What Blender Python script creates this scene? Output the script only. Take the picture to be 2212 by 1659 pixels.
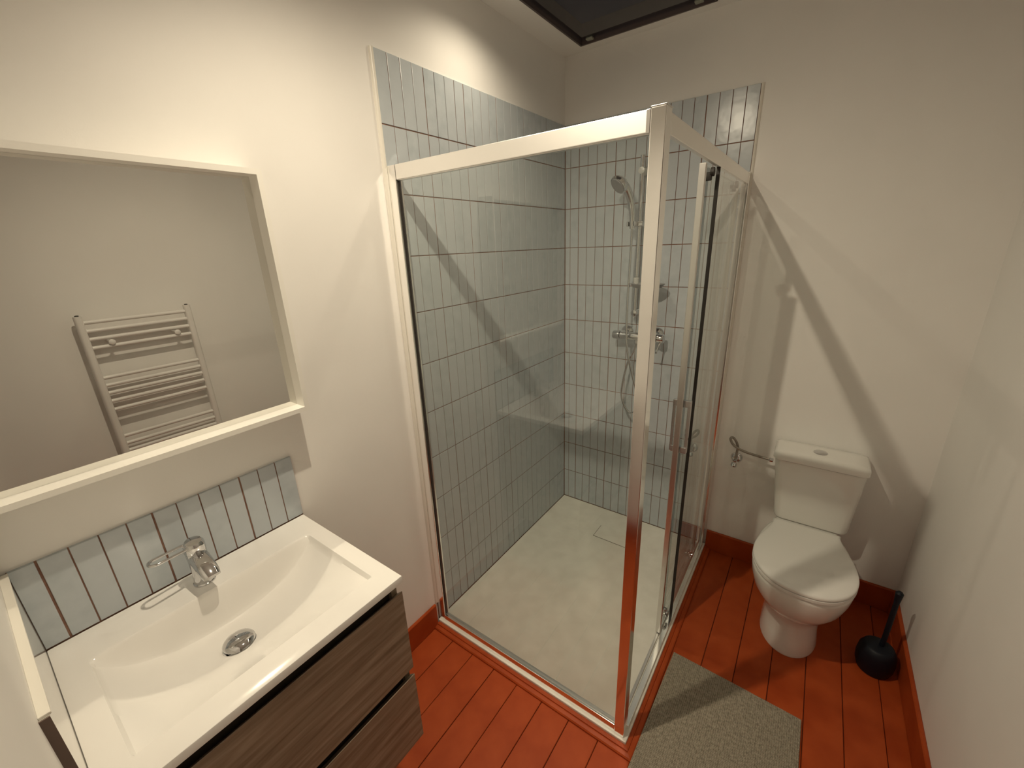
import bpy, bmesh, math, random
from mathutils import Vector, Matrix

random.seed(7)
S = bpy.context.scene
COL = S.collection
for o in list(bpy.data.objects):
    bpy.data.objects.remove(o)

# ------------------------------------------------------------------ camera
RIGHT = Vector((0.8125277, 0.5817744, -0.0365676))
UP = Vector((-0.1549411, 0.2760199, 0.9485812))
FWD = Vector((-0.5619537, 0.7650827, -0.3144146))
CAM = Vector((1.1877334, -2.1692147, 1.6202677))
cd = bpy.data.cameras.new('camera')
cam = bpy.data.objects.new('camera', cd)
COL.objects.link(cam)
M = Matrix.Identity(4)
for r in range(3):
    M[r][0], M[r][1], M[r][2], M[r][3] = RIGHT[r], UP[r], -FWD[r], CAM[r]
cam.matrix_world = M
cd.sensor_fit = 'HORIZONTAL'
cd.sensor_width = 36.0
cd.lens = 36.0 * 897.1 / 2212.0
cd.clip_start = 0.01
S.camera = cam

# ------------------------------------------------------------------ world, exposure
w = bpy.data.worlds.new('night')
S.world = w
w.use_nodes = True
w.node_tree.nodes['Background'].inputs[0].default_value = (0.010, 0.014, 0.030, 1)
w.node_tree.nodes['Background'].inputs[1].default_value = 0.15
vs = S.view_settings
vs.view_transform = 'Standard'
vs.look = 'None'
vs.exposure = 0.12
vs.gamma = 1.0
vs.use_curve_mapping = False
S.cycles.use_denoising = True
S.cycles.use_adaptive_sampling = True
S.cycles.adaptive_threshold = 0.05
S.cycles.max_bounces = 8
S.cycles.diffuse_bounces = 4
S.cycles.glossy_bounces = 4
S.cycles.transmission_bounces = 2
S.cycles.transparent_max_bounces = 12
S.cycles.sample_clamp_indirect = 8.0
S.cycles.blur_glossy = 0.0
S.cycles.use_guiding = True                # lets mirror, glass and chrome throw their light on the walls

LAMPS = [                                  # adjustable ceiling spotlights: bulb, aim, watts, beam angle
    (Vector((0.53, -1.67, 2.46)), Vector((0.78, -1.00, 0.0)), 73.5, 152, 'small adjustable ceiling spotlight above the washbasin'),
    (Vector((0.24, -0.79, 2.46)), Vector((0.24, -0.80, 0.0)), 14.0, 158, 'small ceiling spotlight above the shower')]
LAMP_COLOR = (1.0, 0.865, 0.645)

# ------------------------------------------------------------------ materials
def nodes_of(m):
    m.use_nodes = True
    return m.node_tree.nodes, m.node_tree.links

def principled(name, col, rough=0.5, metal=0.0, spec=0.5, coat=0.0):
    m = bpy.data.materials.new(name)
    n, l = nodes_of(m)
    b = n['Principled BSDF']
    b.inputs['Base Color'].default_value = (*col, 1)
    b.inputs['Roughness'].default_value = rough
    b.inputs['Metallic'].default_value = metal
    b.inputs['Specular IOR Level'].default_value = spec
    b.inputs['Coat Weight'].default_value = coat
    return m

def noise_mix(m, scale, c0, c1, detail=4.0, coord='Object', stretch=(1, 1, 1), lo=0.35, hi=0.65):
    n, l = nodes_of(m)
    b = n['Principled BSDF']
    tc = n.new('ShaderNodeTexCoord')
    mp = n.new('ShaderNodeMapping')
    mp.inputs['Scale'].default_value = stretch
    nz = n.new('ShaderNodeTexNoise')
    nz.inputs['Scale'].default_value = scale
    nz.inputs['Detail'].default_value = detail
    cr = n.new('ShaderNodeValToRGB')
    cr.color_ramp.elements[0].position = lo
    cr.color_ramp.elements[1].position = hi
    cr.color_ramp.elements[0].color = (*c0, 1)
    cr.color_ramp.elements[1].color = (*c1, 1)
    l.new(tc.outputs[coord], mp.inputs[0])
    l.new(mp.outputs[0], nz.inputs['Vector'])
    l.new(nz.outputs['Fac'], cr.inputs[0])
    l.new(cr.outputs[0], b.inputs['Base Color'])
    return tc, mp, nz, cr

def bump(m, scale, strength, dist=0.002, stretch=(1, 1, 1), detail=3.0):
    n, l = nodes_of(m)
    b = n['Principled BSDF']
    tc = n.new('ShaderNodeTexCoord')
    mp = n.new('ShaderNodeMapping')
    mp.inputs['Scale'].default_value = stretch
    nz = n.new('ShaderNodeTexNoise')
    nz.inputs['Scale'].default_value = scale
    nz.inputs['Detail'].default_value = detail
    bp = n.new('ShaderNodeBump')
    bp.inputs['Strength'].default_value = strength
    bp.inputs['Distance'].default_value = dist
    l.new(tc.outputs['Object'], mp.inputs[0])
    l.new(mp.outputs[0], nz.inputs['Vector'])
    l.new(nz.outputs['Fac'], bp.inputs['Height'])
    l.new(bp.outputs[0], b.inputs['Normal'])

WALL = principled('wall_paint', (0.80, 0.77, 0.73), 0.55, spec=0.3)
noise_mix(WALL, 3.0, (0.875, 0.855, 0.825), (0.905, 0.885, 0.855), detail=3)
bump(WALL, 260, 0.10, 0.001)
CEIL = principled('ceiling_paint', (0.90, 0.88, 0.85), 0.7, spec=0.2)
bump(CEIL, 260, 0.10, 0.001)

TILE = principled('blue_grey_glaze', (0.50, 0.56, 0.58), 0.22, spec=0.5)
def tile_nodes(m):
    n, l = nodes_of(m)
    b = n['Principled BSDF']
    oi = n.new('ShaderNodeObjectInfo')
    tc = n.new('ShaderNodeTexCoord')
    ad = n.new('ShaderNodeVectorMath')
    ad.operation = 'ADD'
    sc = n.new('ShaderNodeVectorMath')
    sc.operation = 'SCALE'
    cb = n.new('ShaderNodeCombineXYZ')
    l.new(oi.outputs['Random'], cb.inputs[0])
    l.new(oi.outputs['Random'], cb.inputs[2])
    l.new(cb.outputs[0], sc.inputs[0])
    sc.inputs['Scale'].default_value = 40.0
    l.new(tc.outputs['Object'], ad.inputs[0])
    l.new(sc.outputs[0], ad.inputs[1])
    nz = n.new('ShaderNodeTexNoise')
    nz.inputs['Scale'].default_value = 22
    nz.inputs['Detail'].default_value = 5
    l.new(ad.outputs[0], nz.inputs['Vector'])
    cr = n.new('ShaderNodeValToRGB')
    cr.color_ramp.elements[0].position = 0.3
    cr.color_ramp.elements[1].position = 0.7
    cr.color_ramp.elements[0].color = (0.445, 0.495, 0.53, 1)
    cr.color_ramp.elements[1].color = (0.555, 0.60, 0.635, 1)
    l.new(nz.outputs['Fac'], cr.inputs[0])
    mx = n.new('ShaderNodeMix')
    mx.data_type = 'RGBA'
    mx.inputs[7].default_value = (0.52, 0.56, 0.595, 1)
    l.new(oi.outputs['Random'], mx.inputs[0])
    l.new(cr.outputs[0], mx.inputs[6])
    l.new(mx.outputs[2], b.inputs['Base Color'])
    nz2 = n.new('ShaderNodeTexNoise')
    nz2.inputs['Scale'].default_value = 14
    l.new(ad.outputs[0], nz2.inputs['Vector'])
    bp = n.new('ShaderNodeBump')
    bp.inputs['Strength'].default_value = 0.25
    bp.inputs['Distance'].default_value = 0.004
    l.new(nz2.outputs['Fac'], bp.inputs['Height'])
    l.new(bp.outputs[0], b.inputs['Normal'])
tile_nodes(TILE)

GROUT = principled('brown_grout', (0.24, 0.125, 0.085), 0.9)
noise_mix(GROUT, 30, (0.20, 0.10, 0.07), (0.29, 0.16, 0.11))
WHITE_TRIM = principled('white_plastic_trim', (0.82, 0.79, 0.72), 0.3)
RED = principled('red_floor_paint', (0.30, 0.07, 0.022), 0.48, spec=0.22)
noise_mix(RED, 9, (0.34, 0.050, 0.009), (0.42, 0.072, 0.015), detail=6)
bump(RED, 60, 0.15, 0.002, stretch=(1, 0.25, 1))
GAP = principled('board_gap_dark', (0.05, 0.014, 0.008), 0.9)  # dark base colour that shows between the floorboards
TRAY = principled('cream_shower_tray', (0.66, 0.63, 0.55), 0.45)
noise_mix(TRAY, 14, (0.75, 0.72, 0.65), (0.82, 0.79, 0.72), detail=6)
bump(TRAY, 90, 0.12, 0.001)
PORC = principled('white_porcelain', (0.86, 0.84, 0.80), 0.10, spec=0.5, coat=0.3)
PLAST = principled('white_seat_plastic', (0.86, 0.84, 0.81), 0.25)
RESIN = principled('white_basin_resin', (0.90, 0.88, 0.85), 0.12, spec=0.5)
CHROME = principled('chrome', (0.66, 0.66, 0.67), 0.06, metal=1.0)
POLISH = principled('polished_aluminium', (0.97, 0.965, 0.95), 0.13, metal=1.0)
BRIGHT = principled('bright_brushed_aluminium', (0.97, 0.96, 0.94), 0.45, metal=1.0)
SATIN = principled('satin_aluminium', (0.72, 0.71, 0.69), 0.28, metal=1.0)
DARKSEAL = principled('dark_rubber_seal', (0.03, 0.025, 0.022), 0.6)
BRAID = principled('braided_steel', (0.35, 0.32, 0.28), 0.45, metal=0.7)
bump(BRAID, 900, 0.6, 0.001)
RADW = principled('white_radiator_enamel', (0.84, 0.82, 0.79), 0.3)
NAVY = principled('dark_navy_plastic', (0.004, 0.006, 0.012), 0.5, spec=0.3)
FRAMEW = principled('white_mirror_frame', (0.88, 0.86, 0.81), 0.35)
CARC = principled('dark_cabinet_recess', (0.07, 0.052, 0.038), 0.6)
GREYW = principled('window_frame_dark', (0.10, 0.075, 0.075), 0.5)
CLIP = principled('pale_window_clip', (0.35, 0.36, 0.30), 0.4)
LAMPW = principled('white_lamp_enamel', (0.8, 0.8, 0.78), 0.4)
PANEL = principled('glossy_white_splash', (0.80, 0.775, 0.73), 0.06, spec=0.6)
EDGEBR = principled('bare_brown_edge', (0.16, 0.115, 0.095), 0.8)
NOZZLE = principled('grey_spray_face', (0.30, 0.30, 0.31), 0.35)
CLEARP = principled('frosted_plastic', (0.62, 0.62, 0.60), 0.25)

WOOD = principled('grey_brown_oak', (0.16, 0.115, 0.08), 0.5)
def wood_nodes(m):
    tc, mp, nz, cr = noise_mix(m, 9, (0.20, 0.145, 0.10), (0.43, 0.34, 0.25), detail=8,
                               stretch=(1.0, 0.55, 7.0), lo=0.30, hi=0.72)
    nz.inputs['Distortion'].default_value = 0.5
    n, l = nodes_of(m)
    b = n['Principled BSDF']
    bp = n.new('ShaderNodeBump')
    bp.inputs['Strength'].default_value = 0.2
    bp.inputs['Distance'].default_value = 0.001
    l.new(nz.outputs['Fac'], bp.inputs['Height'])
    l.new(bp.outputs[0], b.inputs['Normal'])
wood_nodes(WOOD)

MAT = principled('grey_beige_weave', (0.25, 0.215, 0.165), 0.95, spec=0.1)
def weave_nodes(m):
    n, l = nodes_of(m)
    b = n['Principled BSDF']
    tc = n.new('ShaderNodeTexCoord')
    wa = n.new('ShaderNodeTexWave')
    wa.wave_type = 'BANDS'
    wa.bands_direction = 'X'
    wa.inputs['Scale'].default_value = 48
    wa.inputs['Distortion'].default_value = 0.6
    wb = n.new('ShaderNodeTexWave')
    wb.wave_type = 'BANDS'
    wb.bands_direction = 'Y'
    wb.inputs['Scale'].default_value = 62
    wb.inputs['Distortion'].default_value = 0.6
    mu = n.new('ShaderNodeMath')
    mu.operation = 'MULTIPLY'
    nz = n.new('ShaderNodeTexNoise')
    nz.inputs['Scale'].default_value = 120
    ad = n.new('ShaderNodeMath')
    ad.operation = 'MULTIPLY_ADD'
    ad.inputs[1].default_value = 0.75
    for q in (wa, wb, nz):
        l.new(tc.outputs['Object'], q.inputs['Vector'])
    l.new(wa.outputs['Fac'], mu.inputs[0])
    l.new(wb.outputs['Fac'], mu.inputs[1])
    l.new(mu.outputs[0], ad.inputs[0])
    l.new(nz.outputs['Fac'], ad.inputs[2])
    cr = n.new('ShaderNodeValToRGB')
    cr.color_ramp.elements[0].position = 0.35
    cr.color_ramp.elements[1].position = 1.0
    cr.color_ramp.elements[0].color = (0.20, 0.175, 0.135, 1)
    cr.color_ramp.elements[1].color = (0.50, 0.445, 0.355, 1)
    l.new(ad.outputs[0], cr.inputs[0])
    l.new(cr.outputs[0], b.inputs['Base Color'])
    bp = n.new('ShaderNodeBump')
    bp.inputs['Strength'].default_value = 0.9
    bp.inputs['Distance'].default_value = 0.003
    l.new(mu.outputs[0], bp.inputs['Height'])
    l.new(bp.outputs[0], b.inputs['Normal'])
weave_nodes(MAT)

MIRROR = principled('silvered_glass', (0.78, 0.775, 0.75), 0.0, metal=1.0)

def glass_mat(name, tint, ior=1.5):
    m = bpy.data.materials.new(name)
    n, l = nodes_of(m)
    n.remove(n['Principled BSDF'])
    out = n['Material Output']
    tr = n.new('ShaderNodeBsdfTransparent')
    tr.inputs[0].default_value = (*tint, 1)
    gl = n.new('ShaderNodeBsdfGlossy')
    gl.inputs['Roughness'].default_value = 0.0
    gl.inputs['Color'].default_value = (1, 1, 1, 1)
    fr = n.new('ShaderNodeFresnel')
    fr.inputs['IOR'].default_value = ior
    add = n.new('ShaderNodeMath')          # both faces of the pane: 2R / (1 + R)
    add.operation = 'ADD'
    add.inputs[1].default_value = 1.0
    dbl = n.new('ShaderNodeMath')
    dbl.operation = 'MULTIPLY'
    dbl.inputs[1].default_value = 2.0
    mu = n.new('ShaderNodeMath')
    mu.operation = 'DIVIDE'
    l.new(fr.outputs[0], add.inputs[0])
    l.new(fr.outputs[0], dbl.inputs[0])
    l.new(dbl.outputs[0], mu.inputs[0])
    l.new(add.outputs[0], mu.inputs[1])
    geo = n.new('ShaderNodeNewGeometry')
    inv = n.new('ShaderNodeMath')
    inv.operation = 'SUBTRACT'
    inv.inputs[0].default_value = 1.0
    mu2 = n.new('ShaderNodeMath')
    mu2.operation = 'MULTIPLY'
    mx = n.new('ShaderNodeMixShader')
    l.new(geo.outputs['Backfacing'], inv.inputs[1])
    l.new(mu.outputs[0], mu2.inputs[0])
    l.new(inv.outputs[0], mu2.inputs[1])
    l.new(mu2.outputs[0], mx.inputs[0])
    l.new(tr.outputs[0], mx.inputs[1])
    l.new(gl.outputs[0], mx.inputs[2])
    l.new(mx.outputs[0], out.inputs[0])
    return m
GLASS = glass_mat('shower_glass', (0.96, 0.977, 0.965))
NIGHTGLASS = glass_mat('skylight_glass', (0.9, 0.92, 0.95), 1.25)

def emission(name, col, strength):
    m = bpy.data.materials.new(name)
    n, l = nodes_of(m)
    b = n['Principled BSDF']
    b.inputs['Emission Color'].default_value = (*col, 1)
    b.inputs['Emission Strength'].default_value = strength
    return m
BULB = emission('lamp_lens', LAMP_COLOR, 12.0)

# ------------------------------------------------------------------ mesh helpers
def box(bm, lo, hi, bev=0.0, seg=2):
    lo, hi = Vector(lo), Vector(hi)
    r = bmesh.ops.create_cube(bm, size=1.0)
    vs_ = r['verts']
    for v in vs_:
        v.co = Vector([lo[k] if v.co[k] < 0 else hi[k] for k in range(3)])
    if bev > 0:
        es = list({e for v in vs_ for e in v.link_edges})
        bmesh.ops.bevel(bm, geom=es, offset=bev, segments=seg, profile=0.5, affect='EDGES', clamp_overlap=True)

def rings(bm, loops, cap0=True, cap1=True):
    rs = [[bm.verts.new(Vector(c)) for c in lp] for lp in loops]
    n = len(rs[0])
    for a, b in zip(rs[:-1], rs[1:]):
        for k in range(n):
            bm.faces.new((a[k], a[(k + 1) % n], b[(k + 1) % n], b[k]))
    if cap0:
        bm.faces.new(list(reversed(rs[0])))
    if cap1:
        bm.faces.new(rs[-1])
    return rs

def smooth_path(pts, sub=6):
    pts = [Vector(q) for q in pts]
    if len(pts) < 3:
        return pts
    out = []
    for i in range(len(pts) - 1):
        p0 = pts[max(i - 1, 0)]; p1 = pts[i]; p2 = pts[i + 1]; p3 = pts[min(i + 2, len(pts) - 1)]
        for s in range(sub):
            t = s / sub
            out.append(0.5 * ((2 * p1) + (p2 - p0) * t + (2 * p0 - 5 * p1 + 4 * p2 - p3) * t * t
                              + (3 * p1 - p0 - 3 * p2 + p3) * t ** 3))
    out.append(pts[-1])
    return out

def tube(bm, pts, rad, n=10, closed=False, flat=None):
    pts = [Vector(q) for q in pts]
    m = len(pts)
    loops = []
    prev = None
    for i, q in enumerate(pts):
        if closed:
            d = (pts[(i + 1) % m] - pts[i - 1]).normalized()
        else:
            d = (pts[min(i + 1, m - 1)] - pts[max(i - 1, 0)]).normalized()
        if prev is None:
            ref = Vector((0, 0, 1)) if abs(d.z) < 0.9 else Vector((1, 0, 0))
            a = d.cross(ref).normalized()
        else:
            a = (prev - d * prev.dot(d)).normalized()
        prev = a
        b = d.cross(a).normalized()
        r = rad(i / max(m - 1, 1)) if callable(rad) else rad
        loops.append([q + a * (r * math.cos(2 * math.pi * k / n)) + b * (r * math.sin(2 * math.pi * k / n)) for k in range(n)])
    if closed:
        rs = [[bm.verts.new(c) for c in lp] for lp in loops]
        for i in range(m):
            a, b = rs[i], rs[(i + 1) % m]
            for k in range(n):
                bm.faces.new((a[k], a[(k + 1) % n], b[(k + 1) % n], b[k]))
    else:
        rings(bm, loops)

def lathe(bm, prof, origin=(0, 0, 0), axis=(0, 0, 1), n=28):
    ax = Vector(axis).normalized()
    ref = Vector((1, 0, 0)) if abs(ax.x) < 0.9 else Vector((0, 1, 0))
    a = (ref - ax * ref.dot(ax)).normalized()
    b = ax.cross(a)
    o = Vector(origin)
    loops = []
    for r, h in prof:
        r = max(r, 1e-4)
        loops.append([o + ax * h + a * (r * math.cos(2 * math.pi * k / n)) + b * (r * math.sin(2 * math.pi * k / n)) for k in range(n)])
    rings(bm, loops)

def make(name, build, mat, parent=None, smooth=False, label=None, cat=None, kind=None, group=None, ang=40):
    bm = bmesh.new()
    build(bm)
    bmesh.ops.recalc_face_normals(bm, faces=bm.faces[:])
    lo = Vector([min(v.co[k] for v in bm.verts) for k in range(3)])
    hi = Vector([max(v.co[k] for v in bm.verts) for k in range(3)])
    c = (lo + hi) / 2
    if parent is None:
        c.z = lo.z
    for v in bm.verts:
        v.co -= c
    me = bpy.data.meshes.new(name)
    bm.to_mesh(me)
    bm.free()
    me.materials.append(mat)
    if smooth:
        me.polygons.foreach_set('use_smooth', [True] * len(me.polygons))
        me.set_sharp_from_angle(angle=math.radians(ang))
    o = bpy.data.objects.new(name, me)
    COL.objects.link(o)
    o.location = c
    if parent is not None:
        attach(o, parent)
    tag(o, label, cat, kind, group)
    return o

WORLD_LOC = {}
def wloc(o):
    v = Vector(o.location)
    while o.parent:
        o = o.parent
        v = v + Vector(o.location)
    return v

def attach(o, parent):
    o.location = Vector(o.location) - wloc(parent)
    o.parent = parent

def tag(o, label=None, cat=None, kind=None, group=None):
    if label: o['label'] = label
    if cat: o['category'] = cat
    if kind: o['kind'] = kind
    if group: o['group'] = group
    return o

def thing(name, loc, label, cat):
    o = bpy.data.objects.new(name, None)
    o.empty_display_size = 0.05
    COL.objects.link(o)
    o.location = loc
    return tag(o, label, cat)

def B(lo, hi, bev=0.0, seg=2):
    return lambda bm: box(bm, lo, hi, bev, seg)

# ------------------------------------------------------------------ key sizes
XR, YB, YF, ZC, FZ = 1.69, 0.008, -2.236, 2.50, -0.03
XL = -0.008
DOOR0, DOOR1, DOORH = 0.88, 1.62, 2.03
HALL = -3.25
TT = 2.20                                  # top of the shower tiling
SK = (0.11, 0.70, -0.645, -0.055)           # skylight opening

# ------------------------------------------------------------------ room shell
wall_left = make('wall_left', B((XL - 0.12, HALL - 0.12, FZ - 0.05), (XL, YB + 0.12, ZC + 0.1)), WALL, kind='structure',
                 label='cream painted wall with the mirror and the blue tiled shower side')
wall_back = make('wall_back', B((XL, YB, FZ - 0.05), (XR, YB + 0.12, ZC + 0.1)), WALL, kind='structure',
                 label='painted wall behind the toilet with the tiled shower corner')
wall_right = make('wall_right', B((XR, HALL - 0.12, FZ - 0.05), (XR + 0.12, YB + 0.12, ZC + 0.1)), WALL, kind='structure',
                  label='plain painted wall to the right of the toilet')
def wf(bm):
    box(bm, (XL, YF - 0.12, FZ - 0.05), (DOOR0, YF, ZC + 0.1))
    box(bm, (DOOR1, YF - 0.12, FZ - 0.05), (XR, YF, ZC + 0.1))
    box(bm, (DOOR0, YF - 0.12, DOORH), (DOOR1, YF, ZC + 0.1))
wall_front = make('wall_front', wf, WALL, kind='structure', label='painted wall beside the washbasin with a doorway')
make('wall_hallway', B((XL, HALL - 0.12, FZ - 0.05), (XR, HALL, ZC + 0.1)), WALL, kind='structure',
     label='painted hallway wall beyond the doorway')
def cl(bm):
    z0, z1 = ZC, ZC + 0.08
    box(bm, (XL, SK[3], z0), (XR, YB, z1))
    box(bm, (XL, HALL, z0), (XR, SK[2], z1))
    box(bm, (XL, SK[2], z0), (SK[0], SK[3], z1))
    box(bm, (SK[1], SK[2], z0), (XR, SK[3], z1))
make('ceiling', cl, CEIL, kind='structure', label='painted ceiling with a skylight')

# skylight
win = make('window_1', lambda bm: [box(bm, (SK[0], SK[2], ZC - 0.004), (SK[0] + 0.008, SK[3], ZC + 0.08)),
                                   box(bm, (SK[1] - 0.008, SK[2], ZC - 0.004), (SK[1], SK[3], ZC + 0.08)),
                                   box(bm, (SK[0], SK[3] - 0.008, ZC - 0.004), (SK[1], SK[3], ZC + 0.08)),
                                   box(bm, (SK[0], SK[2], ZC - 0.004), (SK[1], SK[2] + 0.008, ZC + 0.08))],
           GREYW, kind='structure', label='dark skylight over the shower at night')
make('pane', B((SK[0] + 0.008, SK[2] + 0.008, ZC + 0.012), (SK[1] - 0.008, SK[3] - 0.008, ZC + 0.018)), NIGHTGLASS, win)
for cx in (0.165, 0.635):
    make('clip', B((cx - 0.016, SK[3] - 0.030, ZC + 0.004), (cx + 0.016, SK[3] - 0.008, ZC + 0.012), 0.002), CLIP, win)

# floor: painted boards
floor = make('floor', B((XL, HALL, FZ - 0.06), (XR, YB, FZ - 0.006)), GAP, kind='structure',
             label='red-brown painted wooden board floor')
PITCH = 0.1155
k = -1
x = XL
edges = [XL] + [PITCH * q for q in range(1, 15)] + [XR]
for q in range(len(edges) - 1):
    x0, x1 = edges[q] + 0.0011, edges[q + 1] - 0.0011
    dz = random.uniform(-0.0007, 0.0007)
    make('floorboard', B((x0, HALL, FZ - 0.02), (x1, YB, FZ + dz), 0.0016, 1), RED, floor)

# baseboards
BT = 0.09
def bb(name, lo, hi, label):
    return make(name, B(lo, hi, 0.003, 1), RED, kind='structure', label=label)
bb('baseboard_left', (XL, YF, FZ), (XL + 0.014, -1.203, BT), 'red-brown painted baseboard between washbasin unit and shower')
bb('baseboard_back', (0.897, YB - 0.014, FZ), (XR, YB, BT), 'red-brown painted baseboard behind the toilet')
bb('baseboard_right', (XR - 0.014, HALL, FZ), (XR, YB - 0.014, BT), 'red-brown painted baseboard along the wall beside the toilet')
bb('baseboard_front', (XL + 0.014, YF, FZ), (DOOR0, YF + 0.014, BT), 'red-brown painted baseboard under the washbasin side wall')

# ------------------------------------------------------------------ wall tiles
def tile_mesh(w, h, d=0.008):
    me = bpy.data.meshes.new('tile')
    e = 0.0007
    a = [(0, d, 0), (w, d, 0), (w, d, h), (0, d, h)]
    b = [(0, e, 0), (w, e, 0), (w, e, h), (0, e, h)]
    c = [(e, 0, e), (w - e, 0, e), (w - e, 0, h - e), (e, 0, h - e)]
    vv = [(x - w / 2, y, z - h / 2) for x, y, z in a + b + c]
    f = [(3, 2, 1, 0)]
    for s in (0, 4):
        for q in range(4):
            f.append((s + q, s + (q + 1) % 4, s + 4 + (q + 1) % 4, s + 4 + q))
    f.append((8, 9, 10, 11))
    me.from_pydata(vv, [], f)
    me.materials.append(TILE)
    return me
TM = {}
def tile(parent, u0, u1, g0, g1, z0, z1, side):
    w = round((u1 - g1) - (u0 + g0), 5)
    h = round(z1 - z0, 5)
    if (w, h) not in TM:
        TM[(w, h)] = tile_mesh(w, h)
    o = bpy.data.objects.new('tile', TM[(w, h)])
    COL.objects.link(o)
    u = (u0 + g0 + u1 - g1) / 2
    j = random.uniform(-0.0003, 0.0003)
    if side == 'B':
        o.location = (u, j, (z0 + z1) / 2)
    else:
        o.location = (j, u, (z0 + z1) / 2)
        o.rotation_euler = (0, 0, math.pi / 2)
    attach(o, parent)
THIN, THICK, RH = 0.0013, 0.0020, 0.0019
make('grout', B((XL, -1.188, -0.03), (-0.0022, YB, TT - 0.0005)), GROUT, wall_left)
make('grout', B((-0.0022, -0.0022 + 0.0044, -0.03), (0.8822, YB, TT - 0.0005)), GROUT, wall_back)
for j in range(11):
    z1 = TT - j * 0.2 - (0 if j == 0 else RH)
    z0 = TT - (j + 1) * 0.2 + RH
    for i in range(24):
        y0 = -1.188 + 0.05 * i
        y1 = min(y0 + 0.05, -0.0015)
        tile(wall_left, y0, y1, THICK if i % 4 == 0 and i else THIN, THICK if i % 4 == 3 else THIN, z0, z1, 'A')
    us = [0.0015, 0.0322] + [0.0822 + 0.05 * q for q in range(17)]
    for q in range(len(us) - 1):
        tile(wall_back, us[q], us[q + 1], THICK if (q - 2) % 4 == 0 else THIN, THICK if (q - 1) % 4 == 0 else THIN, z0, z1, 'B')

# rounded white edge strips of the tiling
def qround(axis):
    def f(bm):
        loops = []
        for z in (BT + 0.001, TT + 0.001):
            lp = []
            pts = [(0.0, 0.0)] + [(0.0105 * math.cos(t), 0.0105 * math.sin(t)) for t in [math.pi / 2 * s / 6 for s in range(7)]]
            for a, b in pts:
                if axis == 'A':
                    lp.append((XL + b * 0.95, -1.1885 - a, z))
                else:
                    lp.append((0.8825 + a, YB - b * 0.95, z))
            loops.append(lp)
        rings(bm, loops)
    return f
make('trim_1', qround('A'), WHITE_TRIM, kind='structure', smooth=True, label='white rounded tile edging strip on the mirror wall')
make('trim_2', qround('B'), WHITE_TRIM, kind='structure', smooth=True, label='white rounded tile edging strip beside the toilet wall')

# painted wood strips around the shower tray
TX, TY = 0.8965, -1.1985
def strip(front):
    def f(bm):
        prof = [(0, 0), (0.030, 0), (0.030, 0.006), (0.026, 0.010), (0.016, 0.0125), (0.013, 0.0125), (0.012, 0.017), (0.007, 0.0195), (0, 0.020)]
        loops = []
        for e in (0, 1):
            lp = []
            for a, h in prof:
                if front:
                    lp.append((TX + a if e else XL + 0.0145, TY - a, FZ + h))
                else:
                    lp.append((TX + a, -0.008 if e else TY - a, FZ + h))
            loops.append(lp)
        rings(bm, loops)
    return f
make('trim_3', strip(True), RED, kind='structure', label='red painted wooden strip along the shower front')
make('trim_4', strip(False), RED, kind='structure', label='red painted wooden strip along the shower door side')

# ------------------------------------------------------------------ shower tray
tray = thing('shower_tray', (0.45, -0.6, FZ), 'flat cream shower tray inside the glass enclosure', 'shower tray')
def tray_b(bm):
    box(bm, (0.0015, TY, FZ), (TX, -0.0015, 0.0), 0.003, 2)
make('basin_slab', tray_b, TRAY, tray)
make('drain_cover', B((0.348, -0.278, 0.0), (0.535, -0.172, 0.0022), 0.0008, 1), TRAY, tray)
make('drain_slot', lambda bm: [box(bm, (0.3455, -0.2805, -0.001), (0.5375, -0.2785, 0.0006)),
                               box(bm, (0.3455, -0.2805, -0.001), (0.3475, -0.17, 0.0006))], CARC, tray)

# ------------------------------------------------------------------ shower enclosure
enc = thing('shower_enclosure', (0.45, -0.6, 0.0), 'glass corner shower enclosure with polished aluminium frame and sliding door', 'shower enclosure')
FY = -1.190
make('corner_post', B((0.851, FY, 0.0005), (0.884, -1.152, 1.882), 0.002), POLISH, enc)
make('post_cap', B((0.8505, FY - 0.0006, 1.882), (0.8845, -1.1515, 1.8845), 0.001), SATIN, enc)
make('head_rail', B((0.040, FY + 0.001, 1.836), (0.8505, FY + 0.019, 1.880), 0.002), BRIGHT, enc, label='polished front top rail')
make('rail_end_cap', B((0.842, FY + 0.0003, 1.8355), (0.8509, FY + 0.0195, 1.8803), 0.001), SATIN, enc)
make('head_rail', B((0.870, -1.1515, 1.833), (0.8825, -0.008, 1.876), 0.002), BRIGHT, enc, label='polished side top rail above the sliding door')
make('rail_lip', B((0.0405, FY + 0.008, 1.8345), (0.8505, FY + 0.022, 1.836)), SATIN, enc)
make('wall_profile', B((0.0006, FY + 0.002, 0.0005), (0.036, FY + 0.030, 1.880), 0.0015), POLISH, enc, label='aluminium profile fixed to the tiled mirror wall')
make('wall_profile', B((0.857, -0.030, 0.0005), (0.886, -0.0008, 1.880), 0.0015), POLISH, enc, label='aluminium profile fixed to the wall beside the toilet')
make('sill_rail', B((0.036, FY + 0.001, 0.0005), (0.851, FY + 0.022, 0.036), 0.0012), POLISH, enc, label='polished front bottom rail')
make('sill_rail', B((0.868, -1.152, 0.0005), (0.888, -0.030, 0.013), 0.0015), POLISH, enc, label='polished side bottom rail')
make('sill_rail', B((0.852, -1.152, 0.0005), (0.862, -0.030, 0.008), 0.001), SATIN, enc, label='inner guide rail of the sliding door')
make('glass_panel', B((0.034, FY + 0.012, 0.034), (0.853, FY + 0.018, 1.837)), GLASS, enc, label='clear fixed front glass panel')
make('seal', B((0.036, FY + 0.009, 0.036), (0.0385, FY + 0.021, 1.836)), DARKSEAL, enc)
make('seal', B((0.0385, FY + 0.009, 0.0355), (0.851, FY + 0.0215, 0.038)), SATIN, enc)
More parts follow.
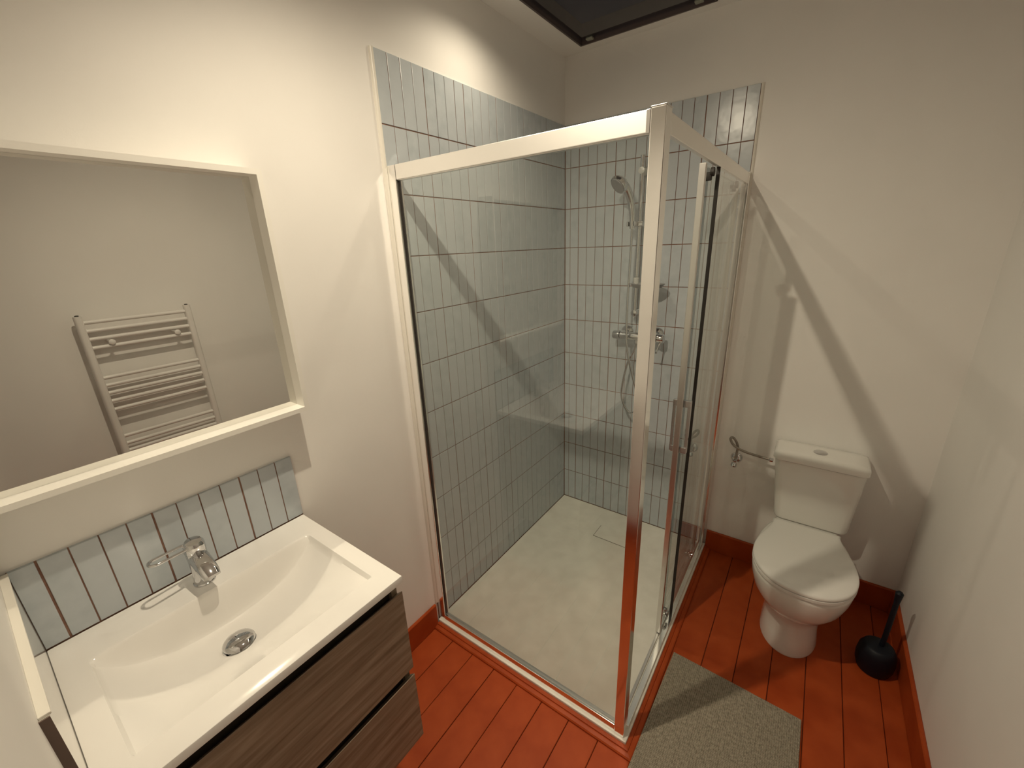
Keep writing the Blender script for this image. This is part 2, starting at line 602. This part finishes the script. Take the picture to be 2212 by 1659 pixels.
make('glass_panel', B((0.875, -0.600, 0.012), (0.881, -0.029, 1.834)), GLASS, enc, label='fixed side glass panel beside the toilet')
make('seal', B((0.871, -0.606, 0.013), (0.882, -0.600, 1.833)), DARKSEAL, enc, label='dark vertical rubber seal on the side glass')
door = make('sliding_door', B((0.854, -0.712, 0.014), (0.860, -0.125, 1.834)), GLASS, enc, label='sliding glass door standing half open')
make('door_edge', B((0.846, -0.724, 0.012), (0.866, -0.710, 1.834), 0.002), SATIN, door)
make('door_edge', B((0.850, -0.126, 0.012), (0.864, -0.112, 1.834), 0.002), SATIN, door)
for hx, s in ((0.832, -1), (0.884, 1)):
    make('handle', lambda bm: (box(bm, (hx - 0.005, -0.697, 0.872), (hx + 0.005, -0.685, 1.075), 0.001),
                               box(bm, (min(hx, 0.857 + s * 0.003), -0.700, 1.052), (max(hx, 0.857 + s * 0.003) + 0.004 * (s > 0), -0.682, 1.077), 0.0015),
                               box(bm, (min(hx, 0.857 + s * 0.003), -0.700, 0.870), (max(hx, 0.857 + s * 0.003) + 0.004 * (s > 0), -0.682, 0.895), 0.0015)),
         CHROME, door, label='slim chrome bar handle')
for rz, sgn in ((1.805, 1), (0.060, -1)):
    for ry in (-0.640, -0.20):
        make('roller', lambda bm: (lathe(bm, [(0.004, -0.006), (0.013, -0.005), (0.013, 0.005), (0.004, 0.006)], (0.868, ry, rz + 0.012 * sgn), (1, 0, 0), 18),
                                   box(bm, (0.846, ry - 0.008, rz - 0.012), (0.8665, ry + 0.008, rz + 0.012), 0.002)),
             DARKSEAL if sgn > 0 else CHROME, door, smooth=True)

# ------------------------------------------------------------------ shower fittings
sr = thing('shower_rail', (0.436, -0.05, 1.25), 'chrome vertical slide rail on the tiled shower wall', 'shower rail')
make('bar', lambda bm: tube(bm, [(0.436, -0.05, 1.25), (0.436, -0.05, 2.00)], 0.0105, 16), CHROME, sr, smooth=True)
for z in (1.27, 1.935):
    make('bracket', lambda bm: lathe(bm, [(0.006, 0.0), (0.018, 0.002), (0.020, 0.015), (0.014, 0.034), (0.016, 0.05), (0.015, 0.062), (0.004, 0.065)],
                                     (0.436, -0.0005, z), (0, -1, 0), 20), CLEARP if z > 1.9 else CHROME, sr, smooth=True)
make('slider', lambda bm: (box(bm, (0.418, -0.0745, 1.688), (0.456, -0.034, 1.714), 0.005, 3),
                           box(bm, (0.396, -0.0825, 1.690), (0.462, -0.0730, 1.712), 0.003, 2),
                           box(bm, (0.396, -0.116, 1.690), (0.4035, -0.080, 1.712), 0.002, 2), box(bm, (0.4330, -0.116, 1.690), (0.4405, -0.080, 1.712), 0.002, 2)), CHROME, sr, smooth=True, label='chrome sliding holder arm')
make('rail_joint', lambda bm: lathe(bm, [(0.011, 0), (0.014, 0.003), (0.014, 0.03), (0.011, 0.033)], (0.436, -0.05, 1.415), (0, 0, 1), 16), CLEARP, sr, smooth=True)

hs = thing('hand_shower', (0.415, -0.10, 1.70), 'chrome hand shower resting in the slide rail holder', 'shower head')
hp = smooth_path([(0.418, -0.098, 1.680), (0.418, -0.103, 1.74), (0.413, -0.118, 1.80), (0.401, -0.138, 1.848), (0.388, -0.155, 1.872)], 6)
make('handle', lambda bm: tube(bm, hp, lambda t: 0.0125 + 0.009 * t, 14), CHROME, hs, smooth=True)
hd = Vector((-0.45, -0.62, -0.64)).normalized()
make('head', lambda bm: lathe(bm, [(0.006, -0.034), (0.024, -0.029), (0.040, -0.013), (0.0455, 0.0), (0.043, 0.010), (0.034, 0.012)],
                              (0.372, -0.165, 1.872), hd, 28), CHROME, hs, smooth=True)
make('spray_face', lambda bm: lathe(bm, [(0.037, 0.010), (0.037, 0.014), (0.010, 0.0145)], (0.372, -0.165, 1.872), hd, 28), NOZZLE, hs, smooth=True)

hose = smooth_path([(0.418, -0.097, 1.682), (0.412, -0.085, 1.50), (0.414, -0.098, 1.30), (0.425, -0.104, 1.10), (0.468, -0.104, 0.93),
                    (0.495, -0.09, 0.82), (0.475, -0.085, 0.735), (0.437, -0.08, 0.735), (0.402, -0.078, 0.80), (0.400, -0.076, 0.88), (0.420, -0.068, 1.00),
                    (0.448, -0.062, 1.07), (0.458, -0.060, 1.108)], 8)
make('shower_hose', lambda bm: tube(bm, hose, 0.0058, 10), CHROME, smooth=True,
     label='chrome flexible hose looping below the shower mixer', cat='hose')

mx = thing('shower_mixer', (0.46, -0.06, 1.12), 'chrome thermostatic mixer bar on the tiled shower wall', 'mixer')
make('body', lambda bm: lathe(bm, [(0.018, 0), (0.021, 0.003), (0.021, 0.19), (0.018, 0.193)], (0.370, -0.062, 1.150), (1, 0, 0), 24), CHROME, mx, smooth=True)
make('knob', lambda bm: lathe(bm, [(0.004, 0), (0.021, 0.002), (0.0235, 0.008), (0.0235, 0.036), (0.02, 0.038)], (0.330, -0.062, 1.150), (1, 0, 0), 24), CHROME, mx, smooth=True)
make('knob', lambda bm: lathe(bm, [(0.02, 0), (0.0235, 0.002), (0.0235, 0.028), (0.021, 0.034), (0.004, 0.036)], (0.565, -0.062, 1.150), (1, 0, 0), 24), CHROME, mx, smooth=True)
for ex in (0.386, 0.548):
    make('escutcheon', lambda bm: lathe(bm, [(0.034, 0), (0.033, 0.006), (0.026, 0.012), (0.017, 0.020), (0.016, 0.052)], (ex, -0.0005, 1.160), (0, -1, 0), 24), CHROME, mx, smooth=True)
make('lever', lambda bm: (tube(bm, smooth_path([(0.588, -0.072, 1.140), (0.583, -0.088, 1.118), (0.575, -0.095, 1.085)], 4), lambda t: 0.0042 - 0.0012 * t, 8),
                          lathe(bm, [(0.002, -0.006), (0.0055, -0.003), (0.0055, 0.003), (0.002, 0.006)], (0.575, -0.095, 1.083), (0, 0, 1), 10)), CHROME, mx, smooth=True)
make('hose_outlet', lambda bm: lathe(bm, [(0.011, 0), (0.011, 0.02), (0.009, 0.024)], (0.459, -0.060, 1.112), (0, 0, 1), 16), CHROME, mx, smooth=True)

def dish(bm):
    n = 36
    def lp(sx, sy, z):
        return [(0.505 + sx * math.cos(2 * math.pi * q / n), -0.085 + sy * math.sin(2 * math.pi * q / n), z) for q in range(n)]
    rings(bm, [lp(0.05, 0.03, 1.400), lp(0.070, 0.042, 1.404), lp(0.086, 0.055, 1.422), lp(0.084, 0.053, 1.423), lp(0.066, 0.038, 1.408), lp(0.02, 0.01, 1.406)])
soap = make('soap_dish', dish, NOZZLE, smooth=True, label='small grey oval soap dish clipped to the shower rail', cat='soap dish')

# ------------------------------------------------------------------ vanity
VY0, VY1, VX = -2.2252, -1.672, 0.462
van = thing('vanity_cabinet', (0.22, -1.95, 0.28), 'wall-hung grey-brown wood vanity cabinet with two drawers', 'cabinet')
make('carcass', lambda bm: [box(bm, (0.008, VY0 + 0.004, 0.283), (0.436, VY0 + 0.020, 0.835)),
                            box(bm, (0.008, VY1 - 0.020, 0.283), (0.436, VY1 - 0.004, 0.835)),
                            box(bm, (0.008, VY0 + 0.020, 0.283), (0.436, VY1 - 0.020, 0.299)),
                            box(bm, (0.008, VY0 + 0.020, 0.299), (0.018, VY1 - 0.020, 0.72))], WOOD, van)
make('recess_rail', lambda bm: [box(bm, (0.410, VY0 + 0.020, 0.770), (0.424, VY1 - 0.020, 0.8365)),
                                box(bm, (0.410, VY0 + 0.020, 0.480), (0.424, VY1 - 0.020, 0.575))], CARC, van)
def drawer(z0, z1):
    def f(bm):
        prof = [(0.4365, z0), (0.456, z0), (0.456, z1 - 0.001), (0.4545, z1), (0.4365, z1 - 0.016)]
        rings(bm, [[(x, VY0 + 0.003, z) for x, z in prof], [(x, VY1 - 0.002, z) for x, z in prof]])
    return f
make('drawer', drawer(0.548, 0.806), WOOD, van, label='drawer front just under the basin')
make('drawer', drawer(0.283, 0.522), WOOD, van, label='bottom drawer front')

# washbasin
ZT = 0.857
BX0, BX1, BY0, BY1 = 0.105, 0.402, -2.180, -1.716
def basin_z(x, y):
    if not (BX0 < x < BX1 and BY0 < y < BY1):
        return ZT
    yc, hw = (BY0 + BY1) / 2, (BY1 - BY0) / 2
    u = abs(y - yc) / hw
    xb = 0.128
    d = 0.010 + 0.086 * (1 - u ** 2.6)
    e = min(1.0, (1 - u) * hw / 0.006)          # end walls
    if x < xb:
        t = (x - BX0) / (xb - BX0)
        t = t * t * (3 - 2 * t)
        dep = d * t
    else:
        v = (x - xb) / (BX1 - xb)
        dep = 0.010 + (d - 0.010) * (1 - v ** 2.5)
        dep = min(dep, (BX1 - x) / 0.006 * 0.010 + (dep - 0.010) if (BX1 - x) < 0.006 else dep)
    dep = min(dep, dep * e + 0.0)
    return ZT - dep
def basin(bm):
    xs = [0.0025, 0.004, 0.03, 0.07, 0.100] + [BX0 + 0.028 * q / 12 for q in range(0, 12)] + [0.133 + (BX1 - 0.008 - 0.133) * q / 34 for q in range(35)] + \
         [BX1 - 0.006, BX1 - 0.003, BX1, 0.41, 0.43, VX - 0.003, VX - 0.0008, VX]
    ys = [VY0, VY0 + 0.0008, VY0 + 0.003, VY0 + 0.02, BY0 - 0.004] + [BY0, BY0 + 0.003, BY0 + 0.006] + [BY0 + 0.012 + (BY1 - BY0 - 0.024) * q / 60 for q in range(61)] + \
         [BY1 - 0.006, BY1 - 0.003, BY1, BY1 + 0.004, BY1 + 0.02, VY1 - 0.003, VY1 - 0.0008, VY1]
    def zz(i, j):
        z = basin_z(xs[i], ys[j])
        if i in (len(xs) - 1,) or j in (0, len(ys) - 1):
            z -= 0.003
        elif i == len(xs) - 2 or j in (1, len(ys) - 2):
            z -= 0.0008
        return z
    g = [[bm.verts.new((xs[i], ys[j], zz(i, j))) for j in range(len(ys))] for i in range(len(xs))]
    for i in range(len(xs) - 1):
        for j in range(len(ys) - 1):
            bm.faces.new((g[i][j], g[i + 1][j], g[i + 1][j + 1], g[i][j + 1]))
    zb = ZT - 0.0195
    loop = [g[i][0] for i in range(len(xs))] + [g[-1][j] for j in range(1, len(ys))] + \
           [g[i][-1] for i in range(len(xs) - 2, -1, -1)] + [g[0][j] for j in range(len(ys) - 2, 0, -1)]
    low = [bm.verts.new((v.co.x, v.co.y, zb)) for v in loop]
    m = len(loop)
    for q in range(m):
        bm.faces.new((loop[q], loop[(q + 1) % m], low[(q + 1) % m], low[q]))
wb = thing('washbasin', (0.22, -1.95, 0.83), 'white rectangular washbasin top with a curved sloping bowl', 'washbasin')
make('basin_top', basin, RESIN, wb, smooth=True, ang=35)
DR = Vector((0.228, -1.966, 0))
DR.z = basin_z(DR.x, DR.y)
dn = Vector((0.03, 0.0, 1.0)).normalized()
make('drain_ring', lambda bm: lathe(bm, [(0.031, -0.004), (0.0345, 0.002), (0.033, 0.004), (0.026, 0.0045)], DR, dn, 32), CHROME, wb, smooth=True)
make('drain_plug', lambda bm: lathe(bm, [(0.012, 0.001), (0.012, 0.008), (0.0315, 0.0085), (0.033, 0.0105), (0.029, 0.0155), (0.020, 0.0195), (0.010, 0.0215), (0.002, 0.022)], DR, dn, 36), CHROME, wb, smooth=True, label='domed chrome drain plug')

# tap
tp = thing('basin_tap', (0.058, -1.957, ZT), 'chrome single-lever basin tap with an open loop handle', 'tap')
def tapbody(bm):
    n = 24
    loops = []
    for z, rx, ry, cx in ((0, 0.0235, 0.0235, 0), (0.003, 0.0235, 0.0235, 0), (0.005, 0.0215, 0.0215, 0), (0.035, 0.020, 0.020, 0.001), (0.065, 0.0205, 0.0205, 0.004), (0.092, 0.0215, 0.0215, 0.004)):
        loops.append([(0.058 + cx + rx * math.cos(2 * math.pi * k / n), -1.957 + ry * math.sin(2 * math.pi * k / n), ZT + z) for k in range(n)])
    rings(bm, loops)
make('body', tapbody, CHROME, tp, smooth=True)
def spout(bm):
    secs = []
    for x, z, hw, hh in ((0.048, 0.078, 0.0195, 0.016), (0.075, 0.076, 0.020, 0.017), (0.105, 0.068, 0.020, 0.0145), (0.130, 0.058, 0.0195, 0.011), (0.139, 0.054, 0.0175, 0.007)):
        lp = []
        n = 20
        for k in range(n):
            t = 2 * math.pi * k / n
            c, s = math.cos(t), math.sin(t)
            lp.append((x + 0.006 * s, -1.957 + hw * math.copysign(abs(c) ** 0.6, c), ZT + z + hh * math.copysign(abs(s) ** 0.7, s)))
        secs.append(lp)
    rings(bm, secs)
make('spout', spout, CHROME, tp, smooth=True)
make('cartridge_cap', lambda bm: lathe(bm, [(0.0215, 0), (0.0225, 0.004), (0.0215, 0.022), (0.017, 0.030), (0.006, 0.033)], (0.060, -1.957, ZT + 0.092), (0.18, 0, 1), 24), CHROME, tp, smooth=True)
def loop_lever(bm):
    a = Vector((0.060, -1.957, ZT + 0.112))
    d = Vector((0.12, -1.0, 0.05)).normalized()
    s = Vector((1.0, 0.12, 0)).normalized()
    L, wdt = 0.088, 0.0135
    pts = []
    for q in range(13):
        t = -math.pi / 2 + math.pi * q / 12
        pts.append(a + d * (L - wdt + wdt * math.cos(t)) + s * (wdt * math.sin(t)))
    for q in range(13):
        t = math.pi / 2 + math.pi * q / 12
        pts.append(a + d * (0.022 + wdt * math.cos(t)) + s * (wdt * math.sin(t)))
    tube(bm, pts, 0.0034, 10, closed=True)
make('lever', loop_lever, CHROME, tp, smooth=True, label='open loop lever handle')

# tiled splashback behind the basin
bs = thing('tile_splashback', (0.0, -1.95, ZT), 'single row of blue-grey tiles behind the washbasin', 'splashback')
make('grout', B((XL, -2.226, ZT - 0.004), (-0.0022, -1.6705, 1.0545)), GROUT, bs)
SW = 0.0470
us = [-1.670 - SW * q for q in range(12)] + [-2.226]
us = us[::-1]
for q in range(len(us) - 1):
    tile(bs, us[q], us[q + 1], THICK if q % 4 == 1 else THIN, THICK if q % 4 == 0 else THIN, ZT + 0.002, 1.055, 'A')
sp = thing('splash_panel', (0.22, -2.23, ZT), 'glossy white splash panel on the side wall next to the basin', 'splash panel')
make('panel', B((0.001, YF, 0.840), (0.452, -2.2255, 1.052)), PANEL, sp)
make('edge_trim', B((0.001, YF, 1.052), (0.446, -2.2235, 1.0565), 0.001), WHITE_TRIM, sp)
make('bare_edge', B((0.452, YF, 0.840), (0.4545, -2.2255, 1.056)), EDGEBR, sp)

# ------------------------------------------------------------------ mirror
mi = thing('wall_mirror', (0.0, -1.92, 1.2), 'wall mirror in a deep white frame above the washbasin', 'mirror')
MY0, MY1, MZ0, MZ1, MD = -2.228, -1.621, 1.202, 1.816, 0.070
ft = 0.0125
def rail(pts):
    return lambda bm: rings(bm, [[(XL, y, z) for y, z in pts], [(MD - 0.001, y, z) for y, z in pts], [(MD, y + 0.0, z) for y, z in pts]])
o_, i_ = (MY0, MY1, MZ0, MZ1), (MY0 + ft, MY1 - ft, MZ0 + ft, MZ1 - ft)
make('frame_rail', rail([(o_[0], o_[2]), (o_[1], o_[2]), (i_[1], i_[2]), (i_[0], i_[2])]), FRAMEW, mi)
make('frame_rail', rail([(o_[0], o_[3]), (o_[1], o_[3]), (i_[1], i_[3]), (i_[0], i_[3])]), FRAMEW, mi)
make('frame_rail', rail([(o_[0], o_[2]), (o_[0], o_[3]), (i_[0], i_[3]), (i_[0], i_[2])]), FRAMEW, mi)
make('frame_rail', rail([(o_[1], o_[2]), (o_[1], o_[3]), (i_[1], i_[3]), (i_[1], i_[2])]), FRAMEW, mi)
make('mirror_pane', B((0.024, i_[0] + 0.0002, i_[2] + 0.0002), (0.030, i_[1] - 0.0002, i_[3] - 0.0002)), MIRROR, mi)

# ------------------------------------------------------------------ toilet
CXT = 1.312
to = thing('toilet', (CXT, -0.3, FZ), 'white close-coupled toilet with closed lid standing by the back wall', 'toilet')
def egg(hw, yf, yb, z, yc=None, n=48, pw=1.0, bw=1.0):
    yc = yc if yc is not None else yf + 0.185
    lp = []
    for k in range(n):
        t = 2 * math.pi * k / n
        c, s = math.cos(t), math.sin(t)
        if s < 0:
            lp.append((CXT + hw * c, yc + (yc - yf) * s, z))
        else:
            lp.append((CXT + hw * math.copysign(abs(c) ** (0.75), c) * (1 - (1 - bw) * s), yc + (yb - yc) * s ** 0.8, z))
    return lp
def bowl(bm):
    rings(bm, [egg(0.104, -0.505, -0.10, FZ, -0.36), egg(0.105, -0.507, -0.10, FZ + 0.010, -0.36), egg(0.099, -0.490, -0.10, 0.03, -0.35),
               egg(0.096, -0.478, -0.10, 0.09, -0.34), egg(0.100, -0.482, -0.10, 0.125, -0.34), egg(0.115, -0.505, -0.10, 0.155, -0.35),
               egg(0.138, -0.545, -0.09, 0.190, -0.37), egg(0.158, -0.576, -0.08, 0.235, -0.385), egg(0.169, -0.592, -0.07, 0.285, -0.40),
               egg(0.173, -0.598, -0.06, 0.325, -0.41), egg(0.172, -0.597, -0.06, 0.345, -0.41), egg(0.165, -0.590, -0.065, 0.349, -0.41)])
make('bowl', bowl, PORC, to, smooth=True, ang=60)
make('bowl_shelf', B((CXT - 0.115, -0.165, 0.20), (CXT + 0.115, -0.004, 0.376), 0.012, 3), PORC, to, smooth=True)
LIDP = [(0.0, -0.602), (0.05, -0.596), (0.095, -0.576), (0.133, -0.541), (0.160, -0.495), (0.174, -0.44), (0.175, -0.385), (0.166, -0.325),
        (0.150, -0.27), (0.134, -0.22), (0.125, -0.18), (0.122, -0.158), (0.116, -0.148), (0.0, -0.146)]
def lid_outline(z, sc=1.0):
    r = [(CXT + x * sc, -0.37 + (y + 0.37) * sc, z) for x, y in smooth2(LIDP)]
    l = [(2 * CXT - x, y, z) for x, y, z in reversed(r[1:-1])]
    return r + l
def smooth2(p):
    v = smooth_path([(a, b, 0) for a, b in p], 4)
    return [(max(q.x, 0.0), q.y) for q in v]
make('seat', lambda bm: rings(bm, [lid_outline(0.3495, 0.985), lid_outline(0.351, 1.0), lid_outline(0.3615, 1.0), lid_outline(0.3625, 0.985)]), PLAST, to, smooth=True)
make('lid', lambda bm: rings(bm, [lid_outline(0.3655, 0.985), lid_outline(0.367, 0.998), lid_outline(0.373, 1.0), lid_outline(0.3775, 0.99), lid_outline(0.3800, 0.965), lid_outline(0.3815, 0.90), lid_outline(0.3830, 0.6), lid_outline(0.3833, 0.15)]), PLAST, to, smooth=True, ang=50)
for hx in (-0.075, 0.075):
    make('hinge', lambda bm: lathe(bm, [(0.009, -0.018), (0.0095, -0.016), (0.0095, 0.016), (0.009, 0.018)], (CXT + hx, -0.152, 0.366), (1, 0, 0), 14), PLAST, to, smooth=True)
def rrect(x0, x1, y0, y1, z, r, n=5):
    lp = []
    for cx, cy, a0 in ((x1 - r, y1 - r, 0), (x0 + r, y1 - r, 90), (x0 + r, y0 + r, 180), (x1 - r, y0 + r, 270)):
        for k in range(n + 1):
            t = math.radians(a0 + 90 * k / n)
            lp.append((cx + r * math.cos(t), cy + r * math.sin(t), z))
    return lp
make('tank', lambda bm: rings(bm, [rrect(1.205, 1.437, -0.125, -0.004, 0.377, 0.02), rrect(1.186, 1.456, -0.145, -0.002, 0.383, 0.03), rrect(1.182, 1.460, -0.149, -0.002, 0.395, 0.03),
                                   rrect(1.152, 1.474, -0.166, -0.002, 0.670, 0.032), rrect(1.152, 1.474, -0.166, -0.002, 0.680, 0.032)]), PORC, to, smooth=True, ang=50)
make('tank_lid', lambda bm: rings(bm, [rrect(1.150, 1.476, -0.167, -0.001, 0.6815, 0.03), rrect(1.144, 1.481, -0.172, 0.002, 0.684, 0.03), rrect(1.144, 1.481, -0.172, 0.002, 0.704, 0.03),
                                       rrect(1.147, 1.478, -0.169, 0.000, 0.711, 0.028), rrect(1.155, 1.470, -0.160, -0.008, 0.715, 0.022), rrect(1.20, 1.42, -0.12, -0.04, 0.7165, 0.02)]), PORC, to, smooth=True, ang=50)
make('flush_button', lambda bm: (lathe(bm, [(0.026, 0), (0.026, 0.003), (0.022, 0.006), (0.012, 0.0085), (0.002, 0.0092)], (1.310, -0.083, 0.7155), (0, 0, 1), 28),), CHROME, to, smooth=True)

# water supply
wv = thing('water_supply_valve', (0.985, 0.0, 0.56), 'small chrome angle valve with braided hose left of the toilet tank', 'valve')
make('escutcheon', lambda bm: lathe(bm, [(0.0275, 0), (0.0265, 0.004), (0.018, 0.011), (0.010, 0.014)], (0.987, YB, 0.562), (0, -1, 0), 24), CHROME, wv, smooth=True)
make('valve_body', lambda bm: lathe(bm, [(0.008, 0), (0.008, 0.03), (0.0105, 0.033), (0.0105, 0.05), (0.004, 0.052)], (0.987, YB - 0.008, 0.562), (0, -1, 0), 18), CHROME, wv, smooth=True)
make('valve_knob', lambda bm: lathe(bm, [(0.009, 0), (0.0135, 0.004), (0.0135, 0.018), (0.009, 0.022), (0.002, 0.023)], (0.985, -0.045, 0.555), (-0.1, -0.5, -0.85), 14), CHROME, wv, smooth=True)
hz = smooth_path([(0.987, -0.035, 0.570), (0.988, -0.036, 0.60), (0.990, -0.038, 0.640), (0.978, -0.042, 0.672), (0.962, -0.046, 0.689), (0.955, -0.050, 0.680),
                  (0.966, -0.052, 0.658), (0.990, -0.050, 0.640), (1.020, -0.047, 0.628), (1.060, -0.046, 0.621), (1.100, -0.048, 0.618), (1.138, -0.050, 0.616)], 6)
make('hose', lambda bm: tube(bm, hz, 0.0058, 10), BRAID, wv, smooth=True, label='braided steel hose')
make('hose_nut', lambda bm: lathe(bm, [(0.008, 0), (0.0095, 0.002), (0.0095, 0.014), (0.008, 0.016)], (1.128, -0.0497, 0.6165), (1, 0, 0), 6), CHROME, wv)

# toilet brush
br = thing('toilet_brush', (1.60, -0.375, FZ), 'dark toilet brush in a round holder in the corner by the toilet', 'toilet brush')
make('holder', lambda bm: lathe(bm, [(0.045, 0.0), (0.052, 0.004), (0.060, 0.03), (0.062, 0.06), (0.058, 0.095), (0.048, 0.115), (0.040, 0.120), (0.015, 0.121)], (1.600, -0.375, FZ), (0, 0, 1), 36), NAVY, br, smooth=True)
make('handle', lambda bm: tube(bm, [(1.607, -0.372, 0.085), (1.609, -0.370, 0.13), (1.611, -0.368, 0.30), (1.6115, -0.367, 0.345), (1.612, -0.367, 0.352)], lambda t: 0.0085 if t < 0.6 else (0.0125 if t < 0.95 else 0.007), 14), NAVY, br, smooth=True)

# bath mat
def mat_b(bm):
    c = [(0.934, -0.748), (1.380, -0.764), (1.376, -1.42), (0.922, -1.40)]
    nx, ny = 24, 36
    rnd = random.Random(3)
    top = []
    for i in range(nx + 1):
        row = []
        for j in range(ny + 1):
            a, b = i / nx, j / ny
            p = (1 - a) * ((1 - b) * Vector(c[0]) + b * Vector(c[3])) + a * ((1 - b) * Vector(c[1]) + b * Vector(c[2]))
            ww = 0.0012 * math.sin(3 * a + 5 * b) + rnd.uniform(-0.0003, 0.0003)
            edge = 0.0025 if i in (0, nx) or j in (0, ny) else 0.0
            row.append(Vector((p.x, p.y, FZ + 0.0105 + ww - edge)))
        top.append(row)
    g = [[bm.verts.new(v) for v in r] for r in top]
    for i in range(nx):
        for j in range(ny):
            bm.faces.new((g[i][j], g[i][j + 1], g[i + 1][j + 1], g[i + 1][j]))
    loop = [g[i][0] for i in range(nx + 1)] + [g[-1][j] for j in range(1, ny + 1)] + [g[i][-1] for i in range(nx - 1, -1, -1)] + [g[0][j] for j in range(ny - 1, 0, -1)]
    low = [bm.verts.new((v.co.x, v.co.y, FZ + 0.001)) for v in loop]
    m = len(loop)
    for q in range(m):
        bm.faces.new((loop[q], low[q], low[(q + 1) % m], loop[(q + 1) % m]))
    bm.faces.new(low)
make('bath_mat', mat_b, MAT, smooth=True, label='grey-beige woven bath mat on the floor in front of the shower door', cat='bath mat')

# ------------------------------------------------------------------ towel radiator
ra = thing('towel_radiator', (1.63, -1.575, 0.40), 'white towel radiator on the wall, seen in the mirror', 'radiator')
for y in (-1.787, -1.361):
    make('upright', lambda bm: rings(bm, [[(px - 1.63 + 1.628, py + y, z) for px, py, _ in rrect(1.61, 1.645, -0.015, 0.015, 0, 0.011, 4)] for z in (0.40, 1.386)]), RADW, ra, smooth=True)
    make('cap', lambda bm: lathe(bm, [(0.0075, 0), (0.0075, 0.004), (0.004, 0.005)], (1.626, y, 1.386), (0, 0, 1), 14), DARKSEAL, ra)
BZ = [1.354, 1.314, 1.275, 1.233, 1.085, 1.047, 1.008, 0.966, 0.922, 0.777, 0.737, 0.697, 0.655, 0.613, 0.571, 0.47, 0.43]
for z in BZ:
    make('bar', lambda bm: tube(bm, [(1.624, -1.778, z), (1.624, -1.37, z)], 0.0095, 10), RADW, ra, smooth=True)
for y in (-1.70, -1.435):
    make('bracket', lambda bm: (lathe(bm, [(0.008, 0.0), (0.013, 0.003), (0.013, 0.012), (0.008, 0.015), (0.006, 0.016), (0.006, 0.086)], (1.604, y, 1.252), (1, 0, 0), 16),), RADW, ra, smooth=True)

# ------------------------------------------------------------------ ceiling spotlights
def spotlight(loc, aim, power, size, label):
    la = thing('ceiling_spotlight', (loc.x, loc.y, ZC), label, 'lamp')
    ax = (aim - loc).normalized()
    make('ceiling_ring', lambda bm: lathe(bm, [(0.048, 0.0), (0.048, 0.004), (0.040, 0.007), (0.034, 0.006), (0.010, 0.0055)], (loc.x, loc.y, ZC), (0, 0, -1), 28), LAMPW, la, smooth=True)
    make('housing', lambda bm: lathe(bm, [(0.012, -0.036), (0.020, -0.030), (0.027, -0.012), (0.029, -0.004), (0.026, -0.003), (0.006, -0.0045)], loc, ax, 28), LAMPW, la, smooth=True)
    make('lens', lambda bm: lathe(bm, [(0.0255, -0.0035), (0.024, -0.0022), (0.004, -0.0015)], loc, ax, 28), BULB, la, smooth=True)
    pl = bpy.data.lights.new('spotlight_bulb', 'SPOT')
    pl.spot_size = math.radians(size)
    pl.spot_blend = 1.0
    pl.energy = power
    pl.color = LAMP_COLOR
    pl.shadow_soft_size = 0.014
    po = bpy.data.objects.new('spotlight_bulb', pl)
    COL.objects.link(po)
    po.location = loc
    attach(po, la)
    po.rotation_euler = ax.to_track_quat('-Z', 'Y').to_euler()
for loc, aim, power, size, label in LAMPS:
    spotlight(loc, aim, power, size, label)
